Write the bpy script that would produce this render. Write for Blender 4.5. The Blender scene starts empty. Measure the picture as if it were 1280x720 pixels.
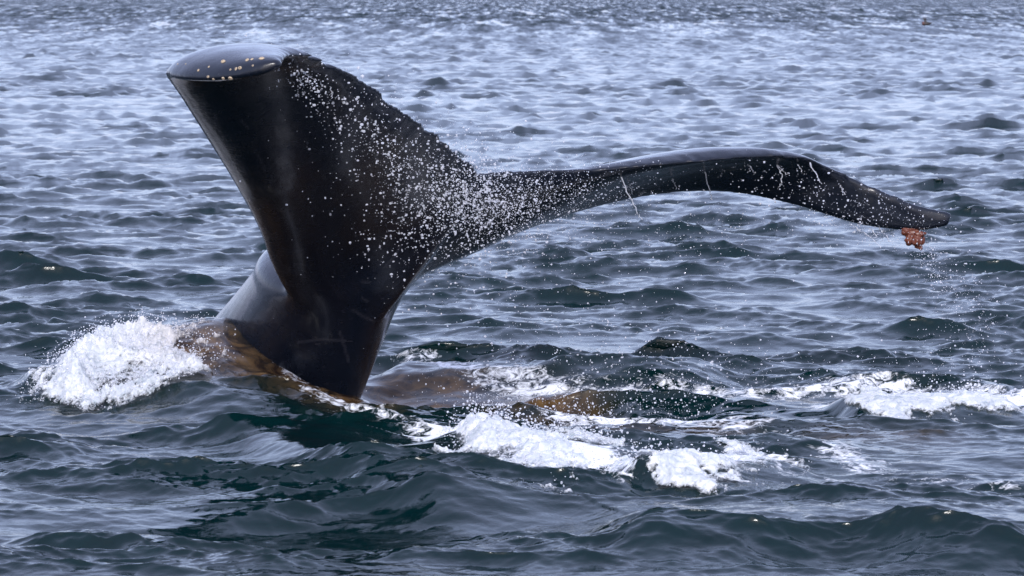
import bpy, bmesh, math, random
import numpy as np
from mathutils import Vector, Matrix

random.seed(7)
rng = np.random.default_rng(7)
S = bpy.context.scene
COL = S.collection

# ------------------------------------------------------------------ camera
H = 1.9                      # eye height above the sea (a small boat)
F = 4800.0                   # focal length in pixels of a 1280 wide frame (135 mm lens)
PITCH = math.atan(368.0 / F)
cam_d = bpy.data.cameras.new("camera")
cam = bpy.data.objects.new("camera", cam_d)
COL.objects.link(cam)
cam.location = (0, 0, H)
cam.rotation_euler = (math.pi / 2 - PITCH, 0, 0)
cam_d.sensor_width = 36.0
cam_d.lens = F / 1280 * 36.0
cam_d.clip_start = 0.5
cam_d.clip_end = 30000
cam_d.dof.use_dof = True
cam_d.dof.focus_distance = 17.9
cam_d.dof.aperture_fstop = 15.0
S.camera = cam

# ------------------------------------------------------------------ sky, sun, exposure
SUN_AZ = math.radians(-175)      # measured from +Y (view direction) towards +X; negative = left
SUN_EL = math.radians(38)
w = bpy.data.worlds.new("World"); S.world = w; w.use_nodes = True
nt = w.node_tree; nt.nodes.clear()
out = nt.nodes.new("ShaderNodeOutputWorld")
bg = nt.nodes.new("ShaderNodeBackground")
sky = nt.nodes.new("ShaderNodeTexSky"); sky.sky_type = 'NISHITA'; sky.sun_disc = False
sky.sun_elevation = SUN_EL; sky.sun_rotation = SUN_AZ
sky.air_density = 1.0; sky.dust_density = 3.0; sky.ozone_density = 2.0
mixw = nt.nodes.new("ShaderNodeMix"); mixw.data_type = 'RGBA'
mixw.inputs[0].default_value = 0.38          # thin even cloud over a hazy sky
mixw.inputs[7].default_value = (8.2, 8.9, 13.6, 1)
nt.links.new(sky.outputs[0], mixw.inputs[6])
nt.links.new(mixw.outputs[2], bg.inputs[0])
bg.inputs[1].default_value = 0.10
nt.links.new(bg.outputs[0], out.inputs[0])

sun_d = bpy.data.lights.new("sun", 'SUN')
sun_d.energy = 1.3; sun_d.angle = math.radians(12); sun_d.color = (1.0, 0.985, 0.97)
sun = bpy.data.objects.new("sun", sun_d); COL.objects.link(sun)
sd = Vector((math.sin(SUN_AZ) * math.cos(SUN_EL), math.cos(SUN_AZ) * math.cos(SUN_EL), math.sin(SUN_EL)))
sun.rotation_euler = sd.to_track_quat('Z', 'Y').to_euler()

S.view_settings.view_transform = 'Standard'
S.view_settings.look = 'None'
S.view_settings.gamma = 1
S.view_settings.exposure = 0.92
S.render.engine = 'CYCLES'

# ------------------------------------------------------------------ layout helpers
CP, SP = math.cos(PITCH), math.sin(PITCH)
def at(px, py, Y):
    """point of the place that stands Y metres out, on the sight line of a spot in the photograph"""
    a, b = (px - 640) / F, (360 - py) / F
    d = Vector((a, CP + b * SP, -SP + b * CP))
    return Vector((0, 0, H)) + d * (Y / d.y)
def ground(px, py, z=0.0):
    a, b = (px - 640) / F, (360 - py) / F
    d = Vector((a, CP + b * SP, -SP + b * CP))
    t = (H - z) / -d.z
    return d.x * t, d.y * t

def link(o, parent=None):
    COL.objects.link(o)
    if parent: o.parent = parent
    return o
def tag(o, label=None, cat=None, group=None, kind=None):
    if label: o["label"] = label
    if cat: o["category"] = cat
    if group: o["group"] = group
    if kind: o["kind"] = kind
    return o
def mesh_np(name, V, Fq, mat, smooth=True):
    me = bpy.data.meshes.new(name)
    n, k = Fq.shape
    me.vertices.add(len(V)); me.vertices.foreach_set("co", np.ascontiguousarray(V, dtype=np.float32).ravel())
    me.loops.add(n * k); me.loops.foreach_set("vertex_index", np.ascontiguousarray(Fq, dtype=np.int32).ravel())
    me.polygons.add(n)
    me.polygons.foreach_set("loop_start", np.arange(0, n * k, k, dtype=np.int32))
    me.polygons.foreach_set("use_smooth", np.full(n, smooth))
    me.update(calc_edges=True)
    me.materials.append(mat)
    return me
def add_attr(me, name, vals):
    a = me.attributes.new(name, 'FLOAT', 'POINT')
    a.data.foreach_set("value", np.ascontiguousarray(vals, dtype=np.float32))

# ------------------------------------------------------------------ node helpers
def new_mat(name):
    m = bpy.data.materials.new(name); m.use_nodes = True
    nt = m.node_tree; nt.nodes.clear()
    o = nt.nodes.new("ShaderNodeOutputMaterial")
    return m, nt, o
def nd(nt, t, **kw):
    n = nt.nodes.new(t)
    for k, v in kw.items():
        if k.startswith("i_"):
            n.inputs[k[2:].replace("_", " ")].default_value = v
        else: setattr(n, k, v)
    return n
def math_n(nt, op, a, b=None, clamp=False):
    n = nt.nodes.new("ShaderNodeMath"); n.operation = op; n.use_clamp = clamp
    for i, v in enumerate((a, b)):
        if v is None: continue
        if hasattr(v, "links") or isinstance(v, bpy.types.NodeSocket): nt.links.new(v, n.inputs[i])
        else: n.inputs[i].default_value = v
    return n.outputs[0]
def ramp(nt, fac, p0, c0, p1, c1):
    r = nt.nodes.new("ShaderNodeValToRGB")
    r.color_ramp.elements[0].position = p0; r.color_ramp.elements[0].color = c0
    r.color_ramp.elements[1].position = p1; r.color_ramp.elements[1].color = c1
    nt.links.new(fac, r.inputs[0]); return r.outputs[0]
def mixc(nt, fac, a, b):
    n = nt.nodes.new("ShaderNodeMix"); n.data_type = 'RGBA'
    for s, v in ((n.inputs[0], fac), (n.inputs[6], a), (n.inputs[7], b)):
        if isinstance(v, bpy.types.NodeSocket): nt.links.new(v, s)
        else: s.default_value = v
    return n.outputs[2]
def noise(nt, vec, scale, detail=4, rough=0.55, dist=0.0):
    n = nd(nt, "ShaderNodeTexNoise", i_Scale=scale, i_Detail=detail, i_Roughness=rough, i_Distortion=dist)
    if vec is not None: nt.links.new(vec, n.inputs["Vector"])
    return n.outputs["Fac"]

# ------------------------------------------------------------------ materials
def water_material():
    m, nt, o = new_mat("sea_water")
    tc = nd(nt, "ShaderNodeNewGeometry")
    pos = tc.outputs["Position"]
    foam = nd(nt, "ShaderNodeAttribute", attribute_name="foam").outputs["Fac"]
    murk = nd(nt, "ShaderNodeAttribute", attribute_name="murk").outputs["Fac"]
    # colour of the water body
    n1 = noise(nt, pos, 3.5, 5, 0.6)
    brown = mixc(nt, ramp(nt, noise(nt, pos, 7, 4, 0.58, 1.8), 0.36, (0, 0, 0, 1), 0.74, (1, 1, 1, 1)), (0.016, 0.0065, 0.003, 1), (0.15, 0.088, 0.036, 1))
    base = mixc(nt, n1, (0.0006, 0.0058, 0.0068, 1), (0.0008, 0.0135, 0.0145, 1))
    mfac = math_n(nt, 'MULTIPLY', murk, math_n(nt, 'MULTIPLY', n1, 1.75), clamp=True)
    base = mixc(nt, mfac, base, brown)
    # fine ripples
    mp = nd(nt, "ShaderNodeMapping"); nt.links.new(pos, mp.inputs[0]); mp.inputs["Scale"].default_value = (1.0, 1.0, 1.0)
    r1 = noise(nt, mp.outputs[0], 15, 5, 0.62, 0.6)
    r2 = noise(nt, mp.outputs[0], 34, 3, 0.6, 0.3)
    bsum = math_n(nt, 'ADD', math_n(nt, 'MULTIPLY', r1, 0.005), math_n(nt, 'MULTIPLY', r2, 0.0012))
    bump = nd(nt, "ShaderNodeBump", i_Strength=0.55, i_Distance=1.0)
    nt.links.new(bsum, bump.inputs["Height"])
    # waves too far out to be resolved by the sheet: their slopes tilt the normal
    sep = nd(nt, "ShaderNodeSeparateXYZ"); nt.links.new(pos, sep.inputs[0])
    ff = math_n(nt, 'MULTIPLY', math_n(nt, 'DIVIDE', math_n(nt, 'SUBTRACT', sep.outputs[1], 50.0), 260.0, clamp=True), 1.5)
    mp2 = nd(nt, "ShaderNodeMapping"); nt.links.new(pos, mp2.inputs[0]); mp2.inputs["Scale"].default_value = (1.1, 0.045, 1.0)
    fnz = nd(nt, "ShaderNodeTexNoise", i_Scale=1.0, i_Detail=3, i_Roughness=0.6); nt.links.new(mp2.outputs[0], fnz.inputs["Vector"])
    v1 = nd(nt, "ShaderNodeVectorMath", operation='SUBTRACT'); nt.links.new(fnz.outputs["Color"], v1.inputs[0]); v1.inputs[1].default_value = (0.5, 0.5, 0.5)
    v2 = nd(nt, "ShaderNodeVectorMath", operation='SCALE'); nt.links.new(v1.outputs[0], v2.inputs[0]); nt.links.new(ff, v2.inputs["Scale"])
    v3 = nd(nt, "ShaderNodeVectorMath", operation='MULTIPLY'); nt.links.new(v2.outputs[0], v3.inputs[0]); v3.inputs[1].default_value = (0.7, 1.0, 0.0)
    vb = nd(nt, 'ShaderNodeCombineXYZ'); nt.links.new(math_n(nt, 'MULTIPLY', ff, -0.17), vb.inputs[1])
    v3b = nd(nt, 'ShaderNodeVectorMath', operation='ADD'); nt.links.new(v3.outputs[0], v3b.inputs[0]); nt.links.new(vb.outputs[0], v3b.inputs[1]); v3 = v3b
    v4 = nd(nt, "ShaderNodeVectorMath", operation='ADD'); nt.links.new(v3.outputs[0], v4.inputs[0]); nt.links.new(tc.outputs["Normal"], v4.inputs[1])
    v5 = nd(nt, "ShaderNodeVectorMath", operation='NORMALIZE'); nt.links.new(v4.outputs[0], v5.inputs[0])
    nt.links.new(v5.outputs[0], bump.inputs["Normal"])
    wat = nd(nt, "ShaderNodeBsdfPrincipled", i_Roughness=0.035, i_IOR=1.333)
    nt.links.new(base, wat.inputs["Base Color"]); nt.links.new(bump.outputs[0], wat.inputs["Normal"])
    # thin foam lying on the surface
    fn = noise(nt, pos, 16, 8, 0.68, 1.2)
    fn2 = noise(nt, pos, 5, 4, 0.6, 0.5)
    thr = math_n(nt, 'ADD', math_n(nt, 'MULTIPLY', fn, 0.65), math_n(nt, 'MULTIPLY', fn2, 0.35))
    fac = math_n(nt, 'MULTIPLY', math_n(nt, 'SUBTRACT', math_n(nt, 'ADD', thr, foam), 1.0), 9.0, clamp=True)
    fm = nd(nt, "ShaderNodeBsdfPrincipled", i_Roughness=0.75)
    fm.inputs["Base Color"].default_value = (0.78, 0.80, 0.84, 1)
    b2 = nd(nt, "ShaderNodeBump", i_Strength=0.4, i_Distance=0.03); nt.links.new(fn, b2.inputs["Height"])
    nt.links.new(b2.outputs[0], fm.inputs["Normal"])
    mx = nd(nt, "ShaderNodeMixShader"); nt.links.new(math_n(nt, 'MULTIPLY', fac, 0.9), mx.inputs[0])
    nt.links.new(wat.outputs[0], mx.inputs[1]); nt.links.new(fm.outputs[0], mx.inputs[2])
    nt.links.new(mx.outputs[0], o.inputs[0])
    return m

def foam_material():
    m, nt, o = new_mat("sea_foam")
    g = nd(nt, "ShaderNodeNewGeometry"); pos = g.outputs["Position"]
    murk = nd(nt, "ShaderNodeAttribute", attribute_name="murk").outputs["Fac"]
    n = noise(nt, pos, 17, 8, 0.72, 1.0)
    c = mixc(nt, ramp(nt, n, 0.35, (0, 0, 0, 1), 0.6, (1, 1, 1, 1)), (0.40, 0.46, 0.50, 1), (0.86, 0.87, 0.89, 1))
    c = mixc(nt, math_n(nt, 'MULTIPLY', murk, 0.9, clamp=True), c, (0.50, 0.30, 0.15, 1))
    p = nd(nt, "ShaderNodeBsdfPrincipled", i_Roughness=0.6)
    nt.links.new(c, p.inputs["Base Color"])
    p.inputs["Subsurface Weight"].default_value = 0.0
    bp = nd(nt, "ShaderNodeBump", i_Strength=0.45, i_Distance=0.02); nt.links.new(n, bp.inputs["Height"])
    nt.links.new(bp.outputs[0], p.inputs["Normal"])
    tr = nd(nt, "ShaderNodeBsdfTranslucent"); tr.inputs[0].default_value = (0.85, 0.87, 0.9, 1)
    mx = nd(nt, "ShaderNodeMixShader"); mx.inputs[0].default_value = 0.25
    nt.links.new(p.outputs[0], mx.inputs[1]); nt.links.new(tr.outputs[0], mx.inputs[2])
    cov = nd(nt, "ShaderNodeAttribute", attribute_name="cover").outputs["Fac"]
    mpf = nd(nt, "ShaderNodeMapping"); nt.links.new(pos, mpf.inputs[0]); mpf.inputs["Scale"].default_value = (1.0, 0.55, 1.0)
    lace = math_n(nt, 'ADD', math_n(nt, 'MULTIPLY', noise(nt, mpf.outputs[0], 13, 7, 0.7, 1.5), 0.6), math_n(nt, 'MULTIPLY', noise(nt, mpf.outputs[0], 60, 4, 0.7, 0.5), 0.4))
    al = math_n(nt, 'MULTIPLY', math_n(nt, 'SUBTRACT', math_n(nt, 'ADD', lace, math_n(nt, 'MULTIPLY', cov, 0.72)), 0.73), 6.0, clamp=True)
    tp = nd(nt, "ShaderNodeBsdfTransparent")
    m3 = nd(nt, "ShaderNodeMixShader"); nt.links.new(al, m3.inputs[0]); nt.links.new(tp.outputs[0], m3.inputs[1]); nt.links.new(mx.outputs[0], m3.inputs[2])
    nt.links.new(m3.outputs[0], o.inputs[0])
    return m

def drop_material():
    m, nt, o = new_mat("spray_water")
    gl = nd(nt, "ShaderNodeBsdfPrincipled", i_Roughness=0.02, i_IOR=1.333)
    gl.inputs["Transmission Weight"].default_value = 1.0
    gl.inputs["Base Color"].default_value = (1, 1, 1, 1)
    df = nd(nt, "ShaderNodeBsdfDiffuse"); df.inputs[0].default_value = (0.85, 0.86, 0.9, 1)
    tr = nd(nt, "ShaderNodeBsdfTranslucent"); tr.inputs[0].default_value = (0.9, 0.9, 0.95, 1)
    m1 = nd(nt, "ShaderNodeMixShader"); m1.inputs[0].default_value = 0.5
    nt.links.new(df.outputs[0], m1.inputs[1]); nt.links.new(tr.outputs[0], m1.inputs[2])
    m2 = nd(nt, "ShaderNodeMixShader"); m2.inputs[0].default_value = 0.65
    nt.links.new(gl.outputs[0], m2.inputs[1]); nt.links.new(m1.outputs[0], m2.inputs[2])
    nt.links.new(m2.outputs[0], o.inputs[0])
    return m

def skin_material():
    m, nt, o = new_mat("whale_skin")
    g = nd(nt, "ShaderNodeNewGeometry"); pos = g.outputs["Position"]
    n1 = noise(nt, pos, 4.0, 6, 0.6, 0.4)
    n2 = noise(nt, pos, 60, 4, 0.6)
    mp = nd(nt, "ShaderNodeMapping"); nt.links.new(pos, mp.inputs[0])
    mp.inputs["Rotation"].default_value = (0.3, 0.5, 0.6); mp.inputs["Scale"].default_value = (10, 70, 70)
    scr = noise(nt, mp.outputs[0], 1.0, 5, 0.7, 1.0)
    scm = ramp(nt, scr, 0.63, (0, 0, 0, 1), 0.74, (1, 1, 1, 1))
    base = mixc(nt, n1, (0.003, 0.005, 0.011, 1), (0.007, 0.010, 0.018, 1))
    sc = nd(nt, "ShaderNodeAttribute", attribute_name="scar").outputs["Fac"]
    base = mixc(nt, math_n(nt, 'MULTIPLY', sc, noise(nt, pos, 40, 4, 0.7)), base, (0.042, 0.042, 0.052, 1))
    base = mixc(nt, math_n(nt, 'MULTIPLY', scm, 0.5), base, (0.10, 0.09, 0.10, 1))
    p = nd(nt, "ShaderNodeBsdfPrincipled", i_IOR=1.32)
    nt.links.new(base, p.inputs["Base Color"])
    rg = ramp(nt, noise(nt, pos, 9, 6, 0.65, 0.6), 0.35, (0.17, 0.17, 0.17, 1), 0.7, (0.34, 0.34, 0.34, 1))
    nt.links.new(rg, p.inputs["Roughness"])
    p.inputs["Coat Weight"].default_value = 0.7; p.inputs["Coat Roughness"].default_value = 0.12; p.inputs["Coat IOR"].default_value = 1.333
    hs = math_n(nt, 'ADD', math_n(nt, 'MULTIPLY', n1, 0.012), math_n(nt, 'MULTIPLY', n2, 0.0016))
    hs = math_n(nt, 'ADD', hs, math_n(nt, 'MULTIPLY', scr, 0.002))
    b = nd(nt, "ShaderNodeBump", i_Strength=0.6, i_Distance=1.0); nt.links.new(hs, b.inputs["Height"])
    nt.links.new(b.outputs[0], p.inputs["Normal"])
    nt.links.new(p.outputs[0], o.inputs[0])
    return m

def simple_material(name, c0, c1, scale, rough=0.6, bump=0.004):
    m, nt, o = new_mat(name)
    tcn = nd(nt, "ShaderNodeTexCoord"); v = tcn.outputs["Object"]
    n = noise(nt, v, scale, 5, 0.6)
    p = nd(nt, "ShaderNodeBsdfPrincipled", i_Roughness=rough)
    nt.links.new(mixc(nt, n, c0, c1), p.inputs["Base Color"])
    b = nd(nt, "ShaderNodeBump", i_Strength=0.6, i_Distance=bump); nt.links.new(n, b.inputs["Height"])
    nt.links.new(b.outputs[0], p.inputs["Normal"]); nt.links.new(p.outputs[0], o.inputs[0])
    return m

M_WATER, M_FOAM, M_DROP, M_SKIN = water_material(), foam_material(), drop_material(), skin_material()
M_BARN = simple_material("barnacle_shell", (0.16, 0.09, 0.05, 1), (0.72, 0.60, 0.42, 1), 2.2, 0.55)
M_BARN_IN = simple_material("barnacle_mouth", (0.02, 0.012, 0.008, 1), (0.06, 0.04, 0.03, 1), 90, 0.6)
M_WEED = simple_material("rust_weed", (0.045, 0.011, 0.007, 1), (0.19, 0.055, 0.028, 1), 26, 0.35, 0.006)
M_BIRD = simple_material("dark_plumage", (0.012, 0.010, 0.012, 1), (0.035, 0.028, 0.028, 1), 30, 0.6)
M_BIRD_RED = simple_material("russet_plumage", (0.07, 0.025, 0.022, 1), (0.11, 0.045, 0.035, 1), 30, 0.6)
M_BILL = simple_material("bill_horn", (0.05, 0.04, 0.03, 1), (0.09, 0.07, 0.05, 1), 30, 0.4)

# ------------------------------------------------------------------ periodic fields (waves, lumps)
def wave_tile(N, L, kmin, kmax, A, seed, wind=-1.75, lp=1.45, spread=2.0):
    r = np.random.default_rng(seed)
    k1 = 2 * np.pi * np.fft.fftfreq(N, L / N)
    KX, KY = np.meshgrid(k1, k1, indexing='xy')
    K = np.hypot(KX, KY); K[0, 0] = 1
    th = np.arctan2(KY, KX) - wind
    D = (np.cos(th) ** 2) ** (spread / 2) * (1 + 0.12 * spread) + 0.05
    kp = 2 * np.pi / lp
    P = A * np.exp(-(kp / K) ** 2) / K ** 4 * D / np.pi
    P *= (K >= kmin) & (K < kmax)
    dk = 2 * np.pi / L
    hk = (r.normal(size=(N, N)) + 1j * r.normal(size=(N, N))) * np.sqrt(P) * dk
    h = np.fft.ifft2(hk) * N * N
    dx = np.fft.ifft2(-1j * KX / K * hk) * N * N
    dy = np.fft.ifft2(-1j * KY / K * hk) * N * N
    return [np.ascontiguousarray(a.real.astype(np.float32)) for a in (h, dx, dy)], L
def lump_tile(N, L, beta, seed, kmin=0):
    r = np.random.default_rng(seed)
    k1 = 2 * np.pi * np.fft.fftfreq(N, L / N)
    KX, KY = np.meshgrid(k1, k1); K = np.hypot(KX, KY); K[0, 0] = 1
    a = K ** -beta * (K >= kmin); a[0, 0] = 0
    h = np.fft.ifft2((r.normal(size=(N, N)) + 1j * r.normal(size=(N, N))) * a).real
    return (h / h.std()).astype(np.float32), L
def samp(tile, L, X, Y):
    N = tile.shape[0]
    u = (X / L % 1.0) * N; v = (Y / L % 1.0) * N
    i = np.floor(u).astype(np.int32); j = np.floor(v).astype(np.int32)
    fu = (u - i).astype(np.float32); fv = (v - j).astype(np.float32)
    i %= N; j %= N; i1 = (i + 1) % N; j1 = (j + 1) % N
    return (tile[j, i] * (1 - fu) + tile[j, i1] * fu) * (1 - fv) + (tile[j1, i] * (1 - fu) + tile[j1, i1] * fu) * fv

AMP = 0.0135
W1, L1 = wave_tile(1024, 93.0, 0.3, 7.0, AMP * 1.15, 11, spread=5.0)
W2, L2 = wave_tile(1024, 17.3, 7.0, 40.0, AMP * 2.1, 12, spread=5.0)
W3, L3 = wave_tile(512, 4.1, 40.0, 250.0, AMP * 1.6, 13, spread=3.0)
LUMP, LL = lump_tile(1024, 6.0, 1.95, 21, kmin=9.0)
LUMP2, LL2 = lump_tile(512, 3.1, 1.2, 22, kmin=25.0)

def seg_dist(X, Y, pts, sy=1.0):
    """distance to a polyline and the parameter along it (Y shrunk by sy)"""
    best = np.full(X.shape, 1e9, np.float32); par = np.zeros(X.shape, np.float32); side = np.zeros(X.shape, np.float32)
    n = len(pts) - 1
    for q in range(n):
        (x0, y0), (x1, y1) = pts[q], pts[q + 1]
        dx, dy = x1 - x0, (y1 - y0) * sy
        t = np.clip(((X - x0) * dx + (Y - y0) * sy * dy) / (dx * dx + dy * dy), 0, 1)
        ex, ey = X - (x0 + t * dx), (Y - y0) * sy - t * dy
        d = np.hypot(ex, ey)
        m = d < best
        best[m] = d[m]; par[m] = (q + t[m]) / n; side[m] = ey[m]
    return best, par, side

def gpts(*pp): return [ground(*p) for p in pp]

def ridge(X, Y, pts, h, s_front, s_back, taper=0.15):
    d, t, side = seg_dist(X, Y, pts)
    s = np.where(side < 0, s_front, s_back)
    e = np.clip(np.minimum(t, 1 - t) / taper, 0, 1)
    return h * np.exp(-(d / s) ** 2) * (e * e * (3 - 2 * e))

MX = [-3.2, -2.5, -2.25, -1.9, -1.6, -1.38, -1.13, -0.95, -0.8, -0.6, -0.3, 0.2]
MZ = [0.0, 0.0, 0.03, 0.15, 0.29, 0.34, 0.25, 0.12, 0.01, -0.07, -0.05, 0.0]
def local_height(X, Y):
    z = np.zeros_like(X)
    near = (Y > 9) & (Y < 30) & (np.abs(X) < 6)
    x, y = X[near], Y[near]
    p = np.interp(x, MX, MZ)
    yc = 18.6
    gy = np.where(y < yc, np.exp(-((y - yc) / 0.50) ** 2), np.exp(-((y - yc) / 0.55) ** 2))
    h = p * gy
    # wave in front of the white splash
    h += ridge(x, y, gpts((40, 500), (120, 496), (230, 500), (330, 535)), 0.10, 0.30, 0.5)
    # ridge and trough of the water thrown up to the right of the tail
    h += ridge(x, y, [(-0.75, 18.95), (-0.3, 18.85), (0.4, 18.75), (1.2, 18.7)], 0.10, 0.22, 0.6)
    h -= ridge(x, y, [(-0.65, 18.1), (-0.2, 17.9), (0.4, 17.6), (1.1, 17.5)], 0.09, 0.35, 0.30)
    # dark wave in front of the tail
    h += ridge(x, y, gpts((270, 545), (350, 562), (470, 600), (610, 655)), 0.09, 0.15, 0.45)
    h -= ridge(x, y, gpts((300, 640), (430, 665), (560, 690)), 0.05, 0.5, 0.5)
    # churned water with splashes
    h += ridge(x, y, gpts((560, 560), (630, 575), (760, 598)), 0.10, 0.25, 0.35)
    h += ridge(x, y, gpts((780, 608), (870, 603), (980, 588)), 0.09, 0.28, 0.4)
    h += ridge(x, y, gpts((1040, 520), (1150, 518), (1270, 512)), 0.08, 0.25, 0.4)
    # smooth swell at the right
    h += ridge(x, y, gpts((740, 690), (900, 688), (1060, 670), (1190, 690), (1330, 705)), 0.10, 0.26, 0.8)
    z[near] = h
    return z

def gauss_seg(X, Y, pts, s, sy=1.0):
    d, t, side = seg_dist(X, Y, pts, sy)
    return np.exp(-(d / s) ** 2)

# ------------------------------------------------------------------ sea sheet
def build_sea():
    fr = 1280 / F
    fine = np.linspace(-0.60, 0.60, 800)
    gro = 0.60 + np.cumsum(0.0015 * 1.12 ** np.arange(1, 48))
    c = np.concatenate([-gro[::-1], fine, gro])
    rows = [9.3]
    fpx = 3840.0
    while rows[-1] < 9000:
        y = rows[-1]
        k = 0.5
        if 14.5 < y < 20.5: k = 0.42
        if y > 70: k = 0.30
        if y > 110: k = 0.22
        if y > 420: k = 0.5
        if y < 12: k = 0.9
        rows.append(y + max(0.012, min(y * y / (H * fpx) * k, 900)))
    near = np.array([-400, -150, -60, -25, -10, -2, 2, 4.5, 6.2, 7.4, 8.2, 8.8])
    Yr = np.concatenate([near, np.array(rows)])
    R, C = len(Yr), len(c)
    wd = np.maximum(np.abs(Yr), 9.0) * fr
    X = (c[None, :] * wd[:, None]).astype(np.float32)
    Y = np.repeat(Yr[:, None], C, 1).astype(np.float32)
    print("sea grid", R, C, R * C)
    shp = X.shape
    X = X.ravel(); Y = Y.ravel()
    z = np.zeros_like(X); ox = np.zeros_like(X); oy = np.zeros_like(X)
    inr = Y > 8
    fade3 = np.clip((90 - Y) / 55, 0, 1)
    fade2 = np.clip((500 - Y) / 300, 0, 1) * 0.8 + 0.2
    # the short waves ride on the crests of the long ones and leave smoother water between
    h1 = samp(W1[0], L1, X, Y)
    ride = np.clip(0.95 + 0.38 * h1 / W1[0].std() + 0.20 * samp(LUMP, 40.0, X, Y * 0.6), 0.45, 1.8)
    far_gain = 1 + np.clip((Y - 45) / 120, 0, 8)
    near_calm = 1 - 0.55 * np.clip((15.0 - Y) / 2.4, 0, 1)
    near_calm = near_calm * (1 - 0.55 * np.exp(-((X + 0.65) / 0.75) ** 2 - ((Y - 15.6) / 1.3) ** 2))
    for (h, dx, dy), L, f, q in ((W1, L1, far_gain, 0.85), (W2, L2, fade2 * ride * np.sqrt(far_gain), 1.05), (W3, L3, fade3 * ride, 0.7)):
        z += samp(h, L, X, Y) * f * (near_calm if h is W1[0] else 0.45 + 0.55 * near_calm)
        ox -= samp(dx, L, X, Y) * np.minimum(f, 1.6) * q
        oy -= samp(dy, L, X, Y) * np.minimum(f, 1.6) * q
    z += local_height(X, Y)
    ok = (Y > 4)
    z *= np.where(ok, 1, 0.2)
    X2 = X + np.where(inr, ox, 0); Y2 = Y + np.where(inr, oy, 0)

    # what lies in the water: thin foam and brown murk
    foam = np.zeros_like(X); murk = np.zeros_like(X)
    nb = (Y > 11) & (Y < 26) & (np.abs(X) < 4.5)
    x, y = X[nb], Y[nb]
    f = np.zeros_like(x)
    def fl(a, s, v, sy=0.5):
        nonlocal f
        f = np.maximum(f, v * gauss_seg(x, y, gpts(*a), s, sy))
    fl([(70, 486), (160, 470), (270, 440)], 0.25, 0.75)
    fl([(300, 460), (380, 500), (470, 520)], 0.12, 0.54)
    fl([(470, 452), (560, 470), (700, 487), (900, 490), (1100, 488), (1290, 500)], 0.22, 0.56)
    fl([(600, 505), (760, 522), (930, 532)], 0.30, 0.57)
    fl([(540, 545), (640, 575), (780, 600), (960, 585)], 0.28, 0.64)
    fl([(960, 545), (1040, 555), (1090, 585)], 0.28, 0.53)
    fl([(1040, 505), (1150, 512), (1290, 500)], 0.20, 0.66)
    fl([(980, 600), (1060, 605), (1280, 608)], 0.22, 0.50)
    fl([(400, 510), (480, 530), (560, 545)], 0.18, 0.56)
    fl([(215, 440), (270, 440), (330, 462), (400, 490)], 0.16, 0.50)
    foam[nb] = f
    g = np.zeros_like(x)
    def ml(a, s, v, sy=0.6):
        nonlocal g
        g = np.maximum(g, v * gauss_seg(x, y, a, s, sy))
    ml([(-1.55, 18.3), (-1.30, 18.1), (-1.05, 17.95), (-0.85, 17.8), (-0.68, 17.65)], 0.24, 1.0)
    ml([(-0.65, 18.45), (-0.4, 18.35), (-0.1, 18.15), (0.15, 18.02)], 0.22, 1.0)
    ml([(-0.75, 18.72), (-0.3, 18.60)], 0.20, 0.9)
    ml(gpts((640, 520), (720, 530), (900, 535)), 0.16, 0.40)
    ml(gpts((1040, 545), (1160, 548)), 0.16, 0.30)
    murk[nb] = g
    wx, wy = ground(1095, 25)
    far = np.abs(Y - wy) < 30
    foam[far] = np.maximum(foam[far], 0.95 * np.exp(-((X[far] - wx) / 0.45) ** 2 - ((Y[far] - wy) / 9) ** 2))

    V = np.stack([X2, Y2, z], 1)
    idx = np.arange(R * C, dtype=np.int32).reshape(R, C)
    Q = np.stack([idx[:-1, :-1], idx[:-1, 1:], idx[1:, 1:], idx[1:, :-1]], -1).reshape(-1, 4)
    me = mesh_np("sea", V, Q, M_WATER)
    add_attr(me, "foam", foam); add_attr(me, "murk", murk)
    o = link(bpy.data.objects.new("sea", me)); o["kind"] = "structure"; o["label"] = "choppy grey blue sea water around the whale"
    return X, Y, V, murk, idx

SX, SY, SV, SMURK, SIDX = build_sea()

def sea_z(x, y):
    d = (SV[:, 0] - x) ** 2 + (SV[:, 1] - y) ** 2
    return float(SV[int(np.argmin(d)), 2])

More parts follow.
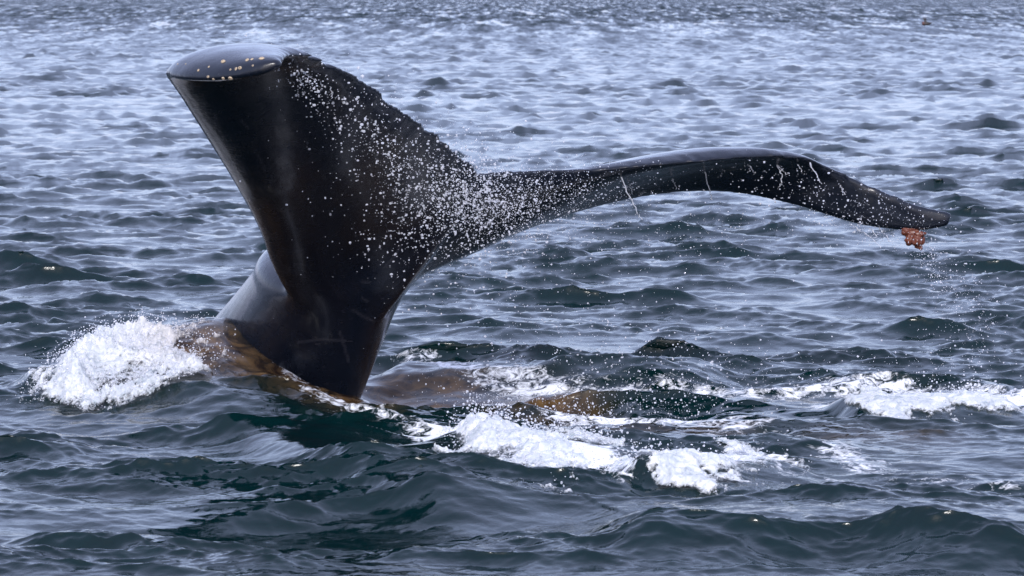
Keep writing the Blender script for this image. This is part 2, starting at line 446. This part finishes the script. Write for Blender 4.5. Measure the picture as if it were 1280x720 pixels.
# ------------------------------------------------------------------ raised foam
def build_foam(name, label, pts, s, sy, amp, bias=0.55, lump=0.30):
    d, t, side = seg_dist(SX, SY, pts, sy)
    near = d < s * 2.2
    m = np.zeros_like(SX); 
    x, y = SX[near], SY[near]
    e = np.clip(np.minimum(t[near], 1 - t[near]) / 0.12, 0, 1) * 0.5 + 0.5
    g = np.exp(-(d[near] / s) ** 2) * e
    n1 = samp(LUMP, LL, x, y * 0.6); n2 = samp(LUMP2, LL2, x, y * 0.6)
    off = (g * 1.25 + lump * n1 + 0.09 * n2 - bias) * amp
    off = np.where(off > 0, off + 0.16 * amp * n1 * g + 0.07 * amp * n2 * g, off)
    off = np.where(g < 0.35, np.minimum(off, (g - 0.30) * amp), off)
    if lump < 0.2: off = np.maximum(off, (g - 0.42) * amp)
    m[near] = off; m[~near] = -1
    keep = m > -0.012
    fi = np.stack([SIDX[:-1, :-1], SIDX[:-1, 1:], SIDX[1:, 1:], SIDX[1:, :-1]], -1).reshape(-1, 4)
    kf = keep[fi].all(1); fi = fi[kf]
    used, inv = np.unique(fi.ravel(), return_inverse=True)
    V = SV[used].copy(); mo = m[used]
    V[:, 2] += mo
    jx = samp(LUMP2, 2.3, V[:, 0], V[:, 1] * 0.7); jy = samp(LUMP2, 2.7, V[:, 0] + 1, V[:, 1] * 0.7)
    V[:, 0] += jx * 0.004 * (mo > 0); V[:, 1] += jy * 0.008 * (mo > 0)
    me = mesh_np(name, V, inv.reshape(-1, 4).astype(np.int32), M_FOAM)
    add_attr(me, "murk", SMURK[used] * 0.3); add_attr(me, "cover", np.clip(mo / amp, 0, 1))
    o = link(bpy.data.objects.new(name, me))
    tag(o, label, "foam", kind="stuff")
    return V[mo > amp * 0.25]

crest = []
crest.append(build_foam("foam_splash", "thick white foam splash heaped against the foot of the whale tail",
    [(-2.15, 17.95), (-1.9, 18.0), (-1.75, 18.06), (-1.58, 18.20)], 0.52, 0.8, 0.08, 0.34, 0.12))
crest.append(build_foam("foam_splash", "low white foam splash beside the brown water trailing from the tail",
    gpts((575, 556), (640, 575), (770, 594)), 0.28, 0.28, 0.045, 0.58))
crest.append(build_foam("foam_patch", "smooth white foam patch spilling down a wave next to the low splash",
    gpts((800, 606), (880, 596), (965, 580)), 0.24, 0.28, 0.035, 0.58))
crest.append(build_foam("foam_patch", "narrow white foam band on the water below the drooping fluke tip",
    gpts((1070, 508), (1150, 515), (1265, 504)), 0.19, 0.26, 0.02, 0.74))

# ------------------------------------------------------------------ the whale
def spline(P, n):
    """Catmull-Rom through rows of P (m x k) -> n rows"""
    P = np.asarray(P, float); m = len(P)
    E = np.vstack([2 * P[0] - P[1], P, 2 * P[-1] - P[-2]])
    t = np.linspace(0, m - 1 - 1e-9, n); i = t.astype(int); f = (t - i)[:, None]
    p0, p1, p2, p3 = E[i], E[i + 1], E[i + 2], E[i + 3]
    return 0.5 * (2 * p1 + (p2 - p0) * f + (2 * p0 - 5 * p1 + 4 * p2 - p3) * f ** 2 + (3 * p1 - p0 - 3 * p2 + p3) * f ** 3)

def A(*p): return np.array(at(*p))
LEAN = -0.35
def B(px, py, Y): return A(px, py, Y + LEAN)
# leading edge, trailing edge, thickness, arch towards the back side
LOBE_L = [
    (B(420, 436, 18.56), B(600, 216, 18.30), 0.26, 0.0),
    (B(354, 372, 18.27), B(584, 199, 18.10), 0.20, 0.0),
    (B(326, 292, 17.88), B(552, 173, 17.80), 0.20, 0.0),
    (B(296, 234, 17.52), B(508, 141, 17.45), 0.185, 0.0),
    (B(258, 172, 17.18), B(460, 104, 17.14), 0.165, 0.0),
    (B(226, 122, 16.88), B(418, 82, 16.90), 0.13, 0.02),
    (B(207, 94, 16.62), B(386, 71, 16.70), 0.095, 0.040),
    (B(222, 98, 16.40), B(368, 70, 16.52), 0.085, 0.038),
    (B(268, 99, 16.22), B(359, 72, 16.36), 0.07, 0.024),
    (B(318, 92, 16.13), B(354, 75, 16.22), 0.05, 0.012),
    (B(346, 82, 16.12), B(352, 78, 16.14), 0.02, 0.0)]
LOBE_R = [
    (B(425, 372, 18.48), B(600, 216, 18.30), 0.26, 0.0),
    (B(508, 344, 18.70), B(622, 214, 18.36), 0.20, 0.0),
    (B(570, 316, 18.85), B(690, 213, 18.50), 0.165, 0.0),
    (B(645, 288, 18.97), B(775, 210, 18.57), 0.13, 0.046),
    (B(740, 259, 19.07), B(862, 204, 18.66), 0.11, 0.077),
    (B(830, 242, 19.15), B(940, 198, 18.78), 0.098, 0.080),
    (B(910, 240, 19.20), B(1002, 198, 18.90), 0.088, 0.05),
    (B(990, 255, 19.20), B(1060, 219, 19.04), 0.075, 0.018),
    (B(1070, 279, 19.16), B(1112, 243, 19.06), 0.07, 0.0),
    (B(1140, 288, 19.13), B(1158, 258, 19.09), 0.06, 0.0),
    (B(1184, 283, 19.11), B(1190, 266, 19.10), 0.045, 0.0)]

def lobe_mesh(stations, sign, n=150, m=26, seed=3, rag=0.026):
    r = np.random.default_rng(seed)
    rows = np.array([np.concatenate([l, t, [th, ar]]) for l, t, th, ar in stations])
    R = spline(rows, n)
    Lp, Tp, th, ar = R[:, :3], R[:, 3:6], np.maximum(R[:, 6], 0.012), R[:, 7]
    # jagged trailing edge
    ph = np.linspace(0, 1, n)
    jag = np.zeros(n)
    for k in range(5, 70):
        jag += np.sin(ph * k * 2 * np.pi + r.uniform(0, 6.28)) / (k ** 0.75) * r.uniform(0.2, 1)
    jag = jag / np.abs(jag).max()
    env = np.clip(ph / 0.06, 0, 1) * np.clip((1 - ph) / 0.05, 0, 1)
    ch = Tp - Lp; cl = np.linalg.norm(ch, axis=1, keepdims=True)
    JG = ch / cl * (jag * env * rag)[:, None]
    mid = (Lp * 0.5 + Tp * 0.5)
    span = np.gradient(mid, axis=0)
    nrm = np.cross(ch, span) * sign                     # towards the back side of the fluke
    nrm /= np.linalg.norm(nrm, axis=1, keepdims=True)
    for _ in range(6):
        nrm[1:-1] = (nrm[:-2] + 2 * nrm[1:-1] + nrm[2:]) / 4
    nrm /= np.linalg.norm(nrm, axis=1, keepdims=True)
    V = []
    # closed foil section: u goes LE -> TE on the back face, then returns on the belly face
    s = (1 - np.cos(np.linspace(0, np.pi, m))) / 2
    foil = 1.9 * (np.sqrt(s) * (1 - s) * 0.78 + 0.10 * (1 - (1 - s) ** 4) * (s < 0.9) + 0.10 * np.clip((1 - s) / 0.1, 0, 1) * (s >= 0.9))
    foil = foil / foil.max()
    for i in range(n):
        cv = Tp[i] - Lp[i]
        arch = (4 * s * (1 - s)) ** 0.75 * ar[i]
        jg = np.clip((s - 0.82) / 0.18, 0, 1)[:, None] * JG[i]
        half = np.minimum(th[i] / 2, np.linalg.norm(cv) * 0.28) * foil + 0.006 * np.clip(s * 8, 0, 1) * np.clip((1 - s) * 12, 0, 1)
        up = Lp[i] + jg + s[:, None] * cv + (arch + half)[:, None] * nrm[i]
        dn = Lp[i] + jg + s[:, None] * cv + (arch - half)[:, None] * nrm[i]
        V.append(np.vstack([up, dn[1:-1][::-1]]))
    k = len(V[0]); V = np.vstack(V)
    faces = []
    for i in range(n - 1):
        for j in range(k):
            a, b = i * k + j, i * k + (j + 1) % k
            faces.append((a, b, b + k, a + k))
    faces.append(tuple(range(k - 1, -1, -1))); faces.append(tuple((n - 1) * k + j for j in range(k)))
    return V, faces

def stock_mesh(n=60, m=48):
    # rounded diamond sections: back ridge D, near flank N, keel K, far flank R
    secs = [
        (A(450, 275, 18.30), A(430, 325, 17.95), A(540, 318, 17.98), A(540, 285, 18.35)),
        (A(352, 300, 18.52), A(362, 362, 17.95), A(498, 352, 17.97), A(500, 335, 18.50)),
        (A(325, 333, 18.63), A(352, 385, 18.02), A(481, 384, 18.04), A(470, 370, 18.60)),
        (A(300, 362, 18.74), A(346, 415, 18.10), A(469, 428, 18.13), A(440, 410, 18.74)),
        (A(270, 396, 18.86), A(338, 452, 18.20), A(451, 490, 18.26), A(400, 450, 18.92)),
        (A(236, 434, 18.98), A(320, 500, 18.30), A(428, 556, 18.40), A(350, 500, 19.10)),
        (A(190, 500, 19.14), A(290, 580, 18.45), A(395, 650, 18.56), A(300, 580, 19.28)),
        (A(130, 620, 19.3), A(230, 700, 18.65), A(330, 780, 18.75), A(230, 690, 19.45))]
    R = spline(np.array([np.concatenate(s) for s in secs]), n)
    a = np.linspace(0, 2 * np.pi, m, endpoint=False)
    V = []
    for r in R:
        D, N_, K, Rr = r[:3], r[3:6], r[6:9], r[9:12]
        c = (D + K) / 2 * 0.6 + (N_ + Rr) / 2 * 0.4
        q = [D, N_, K, Rr]
        ring = []
        for t in a:
            i = int(t / (np.pi / 2)) % 4; f = t - i * np.pi / 2
            e = 1.28                                     # between a diamond and an ellipse
            u, v = abs(math.cos(f)) ** (2 / e / 1.0), abs(math.sin(f)) ** (2 / e / 1.0)
            u, v = abs(math.cos(f)) ** 1.18, abs(math.sin(f)) ** 1.18
            ring.append(c + (q[i] - c) * u + (q[(i + 1) % 4] - c) * v)
        V.append(np.array(ring))
    V = np.vstack(V); faces = []
    for i in range(n - 1):
        for j in range(m):
            x, y = i * m + j, i * m + (j + 1) % m
            faces.append((x, x + m, y + m, y))
    faces.append(tuple(range(m))); faces.append(tuple((n - 1) * m + j for j in range(m - 1, -1, -1)))
    return V, faces

def build_whale():
    Vs, Fs = [], []; off = 0
    for V, f in (lobe_mesh(LOBE_L, -1, seed=3), lobe_mesh(LOBE_R, 1, seed=8, rag=0.013), stock_mesh()):
        Vs.append(V); Fs += [tuple(i + off for i in q) for q in f]; off += len(V)
    me = bpy.data.meshes.new("body_raw")
    me.from_pydata(np.vstack(Vs).tolist(), [], Fs)
    bm = bmesh.new(); bm.from_mesh(me); 
    bmesh.ops.recalc_face_normals(bm, faces=bm.faces); bm.to_mesh(me); bm.free()
    tmp = bpy.data.objects.new("body_raw", me); COL.objects.link(tmp)
    md = tmp.modifiers.new("r", 'REMESH'); md.mode = 'VOXEL'; md.voxel_size = 0.011; md.use_smooth_shade = True
    sm = tmp.modifiers.new("s", 'SMOOTH'); sm.factor = 0.5; sm.iterations = 7
    dg = bpy.context.evaluated_depsgraph_get()
    body = bpy.data.meshes.new_from_object(tmp.evaluated_get(dg))
    bpy.data.objects.remove(tmp)
    # local smoothing where the lobes leave the stock
    n = len(body.vertices); co = np.empty(n * 3, np.float32); body.vertices.foreach_get("co", co); co = co.reshape(-1, 3)
    ne = len(body.edges); ed = np.empty(ne * 2, np.int32); body.edges.foreach_get("vertices", ed); ed = ed.reshape(-1, 2)
    deg = np.bincount(ed.ravel(), minlength=n)[:, None].astype(np.float32)
    wgt = np.zeros(n, np.float32)
    for c, r in ((A(352, 385, 17.95), 0.26), (A(500, 345, 18.3), 0.30), (A(440, 320, 17.95), 0.35)):
        wgt = np.maximum(wgt, np.clip(1.4 - np.linalg.norm(co - c, axis=1) / r, 0, 1))
    wgt = wgt[:, None] * 0.8
    for _ in range(80):
        acc = np.zeros_like(co)
        np.add.at(acc, ed[:, 0], co[ed[:, 1]]); np.add.at(acc, ed[:, 1], co[ed[:, 0]])
        co = co * (1 - wgt) + (acc / deg) * wgt
    body.vertices.foreach_set("co", co.ravel()); body.update()
    body.polygons.foreach_set("use_smooth", np.full(len(body.polygons), True))
    # old scars: rings and scrapes on the keel side, small nicks on the lobes
    scar = np.zeros(n, np.float32)
    marks = [((453, 352), (462, 353)), ((452, 372), (460, 377)), ((440, 387), (455, 396), (468, 402)), ((372, 428), (400, 424), (432, 426)), ((480, 334), (492, 322), (502, 306)),
             ((318, 188), (326, 200), (332, 214)), ((300, 150), (311, 160)), ((425, 415), (436, 452)), ((304, 352), (296, 372)), ((318, 346), (312, 358)), ((285, 380), (290, 391)), ((350, 260), (362, 272)), ((268, 142), (274, 160), (283, 178))]
    for mk in marks:
        for (x0, y0), (x1, y1) in zip(mk, mk[1:]):
            a0, a1 = A(x0, y0, 18), A(x1, y1, 18)
            cam0 = np.array([0, 0, H])
            rel = (co - cam0) / (co[:, 1:2]) * 18                     # compare directions on a common depth
            p0, p1 = a0 - cam0, a1 - cam0
            dv = p1 - p0; tt = np.clip(((rel - p0) @ dv) / (dv @ dv), 0, 1)[:, None]
            ds = np.linalg.norm(rel - (p0 + tt * dv), axis=1)
            scar = np.maximum(scar, np.clip(1.3 - ds / 0.006, 0, 1) * (co[:, 1] < 18.75))
    add_attr(body, "scar", scar)
    body.materials.clear(); body.materials.append(M_SKIN)
    body.name = "body"
    base = Vector(A(380, 450, 18.5)); base.z = 0
    root = bpy.data.objects.new("whale", None); root.location = base; link(root)
    tag(root, "black humpback whale tail raised high, both fluke lobes spread and dripping", "whale")
    b = link(bpy.data.objects.new("body", body), root)
    b.location = -base
    print("body verts", n)
    return root, b, co
WHALE, BODY, BCO = build_whale()
bpy.context.view_layer.update()

def ray_body(px, py):
    """first point of the whale body along a sight line"""
    a, b = (px - 640) / F, (360 - py) / F
    d = Vector((a, CP + b * SP, -SP + b * CP)).normalized()
    inv = BODY.matrix_world.inverted()
    ok, loc, nor, _ = BODY.ray_cast(inv @ Vector((0, 0, H)), (inv.to_3x3() @ d).normalized())
    return (BODY.matrix_world @ loc, nor) if ok else (None, None)

def barnacle_meshes():
    bm = bmesh.new(); m = 12; prof = [(1.0, -0.3), (0.95, 0.15), (0.72, 0.55), (0.52, 0.66), (0.38, 0.60), (0.30, 0.25)]
    rings = []
    for r, z in prof:
        rings.append([bm.verts.new((r * (1 + 0.10 * (j % 2)) * math.cos(6.2832 * j / m), r * (1 + 0.10 * (j % 2)) * math.sin(6.2832 * j / m), z)) for j in range(m)])
    for a, b in zip(rings, rings[1:]):
        for j in range(m): bm.faces.new((a[j], a[(j + 1) % m], b[(j + 1) % m], b[j]))
    s = bpy.data.meshes.new("shell"); bm.to_mesh(s); bm.free(); s.materials.append(M_BARN)
    bm = bmesh.new(); bmesh.ops.create_circle(bm, cap_ends=True, segments=12, radius=0.31)
    bmesh.ops.translate(bm, verts=bm.verts, vec=(0, 0, 0.27))
    i = bpy.data.meshes.new("mouth"); bm.to_mesh(i); bm.free(); i.materials.append(M_BARN_IN)
    return s, i
def add_barnacles():
    sh, mo = barnacle_meshes()
    spots = [(279, 77, 10), (309, 75, 8), (315, 74, 7), (327, 73, 11), (261, 83.5, 4), (248, 88, 5), (300, 85, 7), (295, 86, 6), (288, 87, 5),
             (260, 96, 5.5), (267, 99, 5), (279, 98, 7), (288, 98, 8), (232, 80, 3), (222, 80, 3), (316, 82, 4)]
    for px, py, d in spots:
        p, n = ray_body(px, py)
        if p is None: continue
        r = d * 0.34 / (F / p.y)
        q = n.to_track_quat('Z', 'Y')
        o = link(bpy.data.objects.new("barnacle", sh), BODY)
        o.matrix_world = Matrix.Translation(p) @ q.to_matrix().to_4x4() @ Matrix.Diagonal((r * random.uniform(0.8, 1.25), r * random.uniform(0.8, 1.25), r * random.uniform(0.5, 1.0), 1))
        k = link(bpy.data.objects.new("barnacle_mouth", mo), WHALE)
        bpy.context.view_layer.update()
        k.parent = o
        k.matrix_basis = Matrix.Identity(4)
add_barnacles()

# ------------------------------------------------------------------ rust brown weed under the right fluke tip
def build_weed():
    top = A(1140, 283, 18.75)
    bm = bmesh.new()
    r = random.Random(5)
    def blob(c, rad, sq):
        res = bmesh.ops.create_icosphere(bm, subdivisions=2, radius=rad)
        for v in res["verts"]:
            v.co = Vector((v.co.x * sq[0], v.co.y * sq[1], v.co.z * sq[2]))
            v.co *= 1 + 0.22 * math.sin(v.co.x * 190 + c[0] * 50) * math.sin(v.co.z * 170 + c[2] * 70) + r.uniform(-0.06, 0.06)
            v.co += Vector(c)
    for px, py, rad, dy, sq in ((1133, 289, 7, 0, (1, .8, .9)), (1140, 292, 9, .01, (1.1, .8, .9)), (1149, 293, 6.5, -.01, (1.1, .8, .7)), (1137, 300, 7, .0, (.9, .8, 1.1)),
                                (1146, 301, 7.5, -.015, (.9, .8, .9)), (1152, 300, 5, .01, (1, .8, 1.2)), (1148, 307, 4.5, .0, (1.1, .8, 1.0)), (1151, 310, 3, -.005, (.8, .7, 1.2)),
                                (1135, 303, 4, .01, (.8, .8, 1)), (1131, 285, 4, 0, (1, .8, 1)), (1142, 285, 5, 0, (1.2, .8, .8)), (1154, 292, 3.5, 0, (1.3, .7, .6))):
        p = A(px, py, 18.76 + dy); blob(tuple(p - top), rad / (F / 18.75), sq)
    me = bpy.data.meshes.new("seaweed_clump"); bm.to_mesh(me); bm.free(); me.materials.append(M_WEED)
    for p in me.polygons: p.use_smooth = True
    o = link(bpy.data.objects.new("seaweed_clump", me)); o.location = Vector(top)
    rm = o.modifiers.new("r", 'REMESH'); rm.mode = 'VOXEL'; rm.voxel_size = 0.004; rm.use_smooth_shade = True
    tag(o, "small rust brown clump of seaweed hanging under the drooping fluke tip", "seaweed")
build_weed()

# ------------------------------------------------------------------ far seabird
def build_bird():
    gx, gy = ground(1158, 33)
    dd = (np.abs(SV[:, 0] - gx) < 0.5) & (SV[:, 1] > gy - 22) & (SV[:, 1] < gy + 1)
    z = max(sea_z(gx, gy), float(SV[dd, 2].max()) - 0.12)      # riding on the crest in front of it
    root = bpy.data.objects.new("seabird", None); root.scale = (1.25, 1.25, 1.25); root.location = (gx, gy, z + 0.05); link(root)
    tag(root, "tiny dark seabird floating far out on the open sea", "bird")
    def part(name, blobs, mat):
        bm = bmesh.new()
        for c, s in blobs:
            res = bmesh.ops.create_icosphere(bm, subdivisions=3, radius=1)
            for v in res["verts"]:
                t = v.co.x
                v.co = Vector((v.co.x * s[0] + c[0], v.co.y * s[1] + c[1], v.co.z * s[2] * (1 - 0.25 * t) + c[2]))
        me = bpy.data.meshes.new(name); bm.to_mesh(me); bm.free(); me.materials.append(mat)
        for p in me.polygons: p.use_smooth = True
        return link(bpy.data.objects.new(name, me), root)
    part("body", [((0, 0, 0.05), (0.21, 0.10, 0.10)), ((0.19, 0, 0.09), (0.08, 0.03, 0.025))], M_BIRD)
    h = part("head", [((-0.06, 0, 0.16), (0.05, 0.045, 0.12)), ((-0.05, 0, 0.27), (0.075, 0.055, 0.055))], M_BIRD)
    part("breast", [((-0.13, 0, 0.06), (0.09, 0.09, 0.09))], M_BIRD_RED)
    bm = bmesh.new(); bmesh.ops.create_cone(bm, segments=10, radius1=0.022, radius2=0.003, depth=0.09, cap_ends=True)
    bmesh.ops.rotate(bm, verts=bm.verts, matrix=Matrix.Rotation(-math.pi / 2, 3, 'Y')); bmesh.ops.translate(bm, verts=bm.verts, vec=(-0.15, 0, 0.265))
    me = bpy.data.meshes.new("bill"); bm.to_mesh(me); bm.free(); me.materials.append(M_BILL)
    link(bpy.data.objects.new("bill", me), root)
build_bird()

# ------------------------------------------------------------------ flying spray
PHI = (1 + 5 ** 0.5) / 2
ICO_V = np.array([(-1, PHI, 0), (1, PHI, 0), (-1, -PHI, 0), (1, -PHI, 0), (0, -1, PHI), (0, 1, PHI), (0, -1, -PHI), (0, 1, -PHI), (PHI, 0, -1), (PHI, 0, 1), (-PHI, 0, -1), (-PHI, 0, 1)])
ICO_V = ICO_V / np.linalg.norm(ICO_V[0])
ICO_F = np.array([(0, 11, 5), (0, 5, 1), (0, 1, 7), (0, 7, 10), (0, 10, 11), (1, 5, 9), (5, 11, 4), (11, 10, 2), (10, 7, 6), (7, 1, 8), (3, 9, 4), (3, 4, 2), (3, 2, 6), (3, 6, 8), (3, 8, 9), (4, 9, 5), (2, 4, 11), (6, 2, 10), (8, 6, 7), (9, 8, 1)])

def drops_object(name, label, C, Rr, stretch=None):
    C = np.asarray(C); n = len(C); Rr = np.asarray(Rr)
    st = np.ones((n, 3)) if stretch is None else stretch
    V = (ICO_V[None] * st[:, None, :] * Rr[:, None, None] + C[:, None, :]).reshape(-1, 3)
    Fq = (ICO_F[None] + (np.arange(n) * 12)[:, None, None]).reshape(-1, 3).astype(np.int32)
    me = mesh_np(name, V, Fq, M_DROP)
    o = link(bpy.data.objects.new(name, me)); tag(o, label, "spray", kind="stuff")
    return o
def px_r(px, Y): return px / 2 / (F / Y)

def cloud(n, cx, cy, sx, sy, Y, dY, ang=0.0, smin=1.2, smax=4.5, pw=2.6):
    u, v = rng.normal(size=n) * sx, rng.normal(size=n) * sy
    ca, sa = math.cos(ang), math.sin(ang)
    px, py = cx + u * ca - v * sa, cy + u * sa + v * ca
    y = Y + (LEAN if cy < 330 else 0.0) + rng.normal(size=n) * dY
    s = 0.72 * (smin * 0.9 + (smax * 1.15 - smin) * rng.random(n) ** (pw + 2.2))
    C = np.array([A(a, b, c) for a, b, c in zip(px, py, y)])
    R = px_r(s, y)
    st = 1 + rng.normal(size=(n, 3)) * 0.18
    return C, R, np.clip(st, 0.6, 1.7)

def add_spray(name, label, clouds):
    C, R, T = [np.concatenate([c[i] for c in clouds]) for i in range(3)]
    return drops_object(name, label, C, R, T)

add_spray("water_spray", "white spray droplets streaming off the ragged edge of the barnacled fluke lobe", [
    cloud(2025, 600, 245, 42, 30, 18.0, 0.22, 0.55, 1.3, 4.2),
    cloud(1485, 550, 248, 50, 42, 17.8, 0.22, 0.7, 1.4, 4.6),
    cloud(810, 505, 205, 66, 26, 17.5, 0.2, 0.65, 1.4, 4.6),
    cloud(567, 436, 146, 56, 20, 17.1, 0.2, 0.6, 1.5, 5.2),
    cloud(216, 380, 100, 24, 11, 16.7, 0.15, 0.5, 1.5, 5.2),
    cloud(270, 500, 290, 45, 45, 17.9, 0.2, 0.0, 1.4, 4.6),
    cloud(81, 420, 200, 55, 50, 17.2, 0.2, 0.0, 1.5, 4.0)])
add_spray("water_spray", "fine spray droplets falling in front of the drooping fluke lobe", [
    cloud(1755, 655, 250, 50, 26, 18.2, 0.15, -0.15, 1.0, 3.0),
    cloud(567, 740, 245, 50, 20, 18.3, 0.15, -0.2, 0.9, 2.4),
    cloud(351, 1010, 240, 75, 16, 18.8, 0.12, 0.3, 1.2, 4.0),
    cloud(121, 1120, 262, 30, 12, 18.9, 0.1, 0.2, 1.2, 3.6),
    cloud(1000, 820, 285, 170, 26, 18.7, 0.3, 0.0, 0.9, 2.6)])
add_spray("water_spray", "loose droplets falling over the churned brown and white water by the tail", [
    cloud(567, 660, 350, 110, 50, 18.4, 0.5, 0.0, 1.0, 3.4),
    cloud(945, 760, 450, 130, 34, 18.4, 0.6, 0.0, 1.0, 3.8),
    cloud(1755, 790, 520, 90, 26, 17.6, 0.5, 0.0, 1.0, 4.0),
    cloud(675, 900, 480, 110, 22, 18.0, 0.5, 0.0, 1.0, 3.4),
    cloud(472, 640, 500, 60, 20, 18.0, 0.3, 0.15, 1.0, 3.6),
    cloud(405, 1180, 470, 60, 25, 18.0, 0.5, 0.0, 1.0, 3.2)])
add_spray("water_spray", "droplets trickling down from the seaweed under the drooping fluke tip", [
    cloud(330, 1160, 315, 9, 26, 19.1, 0.05, -0.35, 1.0, 3.0),
    cloud(620, 1200, 370, 22, 45, 19.0, 0.15, -0.45, 1.0, 3.0),
    cloud(420, 1090, 290, 40, 8, 19.1, 0.1, 0.25, 1.0, 2.6)])
# droplets thrown from the crests of the foam
def crest_drops(P, n, up, smax):
    i = rng.integers(0, len(P), n)
    C = P[i] + np.stack([rng.normal(size=n) * 0.03, rng.normal(size=n) * 0.04, np.abs(rng.normal(size=n)) * up], 1)
    s = 1.0 + (smax - 1.0) * rng.random(n) ** 2.4
    return C, px_r(s, C[:, 1]), np.clip(1 + rng.normal(size=(n, 3)) * 0.2, 0.6, 1.7)
add_spray("water_spray", "droplets tossed up from the thick white splash at the foot of the tail", [crest_drops(crest[0], 3000, 0.028, 2.5), cloud(81, 100, 450, 45, 22, 18.5, 0.15, -0.4, 1.2, 4.5)])
add_spray("water_spray", "droplets tossed up from the low foam splash and patches", [crest_drops(crest[1], 1700, 0.05, 3.4), crest_drops(crest[2], 300, 0.02, 3.0), crest_drops(crest[3], 350, 0.03, 3.5)])

# ------------------------------------------------------------------ threads of water running off the right lobe
def threads():
    V, Fq = [], []; off = 0
    segs = [((777, 222), (793, 258), (803, 275)), ((936, 205), (943, 217)), ((972, 207), (977, 221), (974, 234)), ((972, 207), (984, 219)), ((997, 205), (1002, 214)), ((1012, 204), (1022, 222), (1027, 230)),
            ((882, 215), (886, 236), (890, 250)), ((840, 223), (846, 236)), ((787, 230), (791, 243)), ((1050, 232), (1056, 244)), ((1060, 280), (1085, 294), (1102, 310)), ((1100, 285), (1112, 302)),
            ((1085, 284), (1097, 296)), ((382, 92), (394, 100)), ((374, 96), (380, 108)), ((412, 108), (416, 122))]
    for sg in segs:
        Y0 = 18.75 if sg[0][0] > 700 else 16.6
        p, n = ray_body(*sg[0])
        if p is not None: Y0 = p.y - 0.02
        P = spline(np.array([A(x, y, Y0) for x, y in sg]), 14)
        P += rng.normal(size=P.shape) * 0.003
        for i, q in enumerate(P):
            r = px_r(1.3 + 1.0 * rng.random(), Y0) * (1 - 0.5 * i / 14)
            for j in range(6):
                a = j * math.pi / 3
                V.append(q + np.array([math.cos(a) * r, math.sin(a) * r, 0]))
            if i:
                for j in range(6):
                    b = off + (i - 1) * 6
                    Fq.append((b + j, b + (j + 1) % 6, b + 6 + (j + 1) % 6, b + 6 + j))
        off += 14 * 6
    me = mesh_np("water_trickle", np.array(V), np.array(Fq, dtype=np.int32), M_DROP)
    o = link(bpy.data.objects.new("water_trickle", me))
    tag(o, "thin threads of water running down off the fluke lobes", "water", kind="stuff")
threads()
print("tris", sum(sum(len(p.vertices) - 2 for p in o.data.polygons) if len(o.data.polygons) < 50000 else len(o.data.polygons) * (len(o.data.polygons[0].vertices) - 2) for o in bpy.data.objects if o.type == 'MESH'))
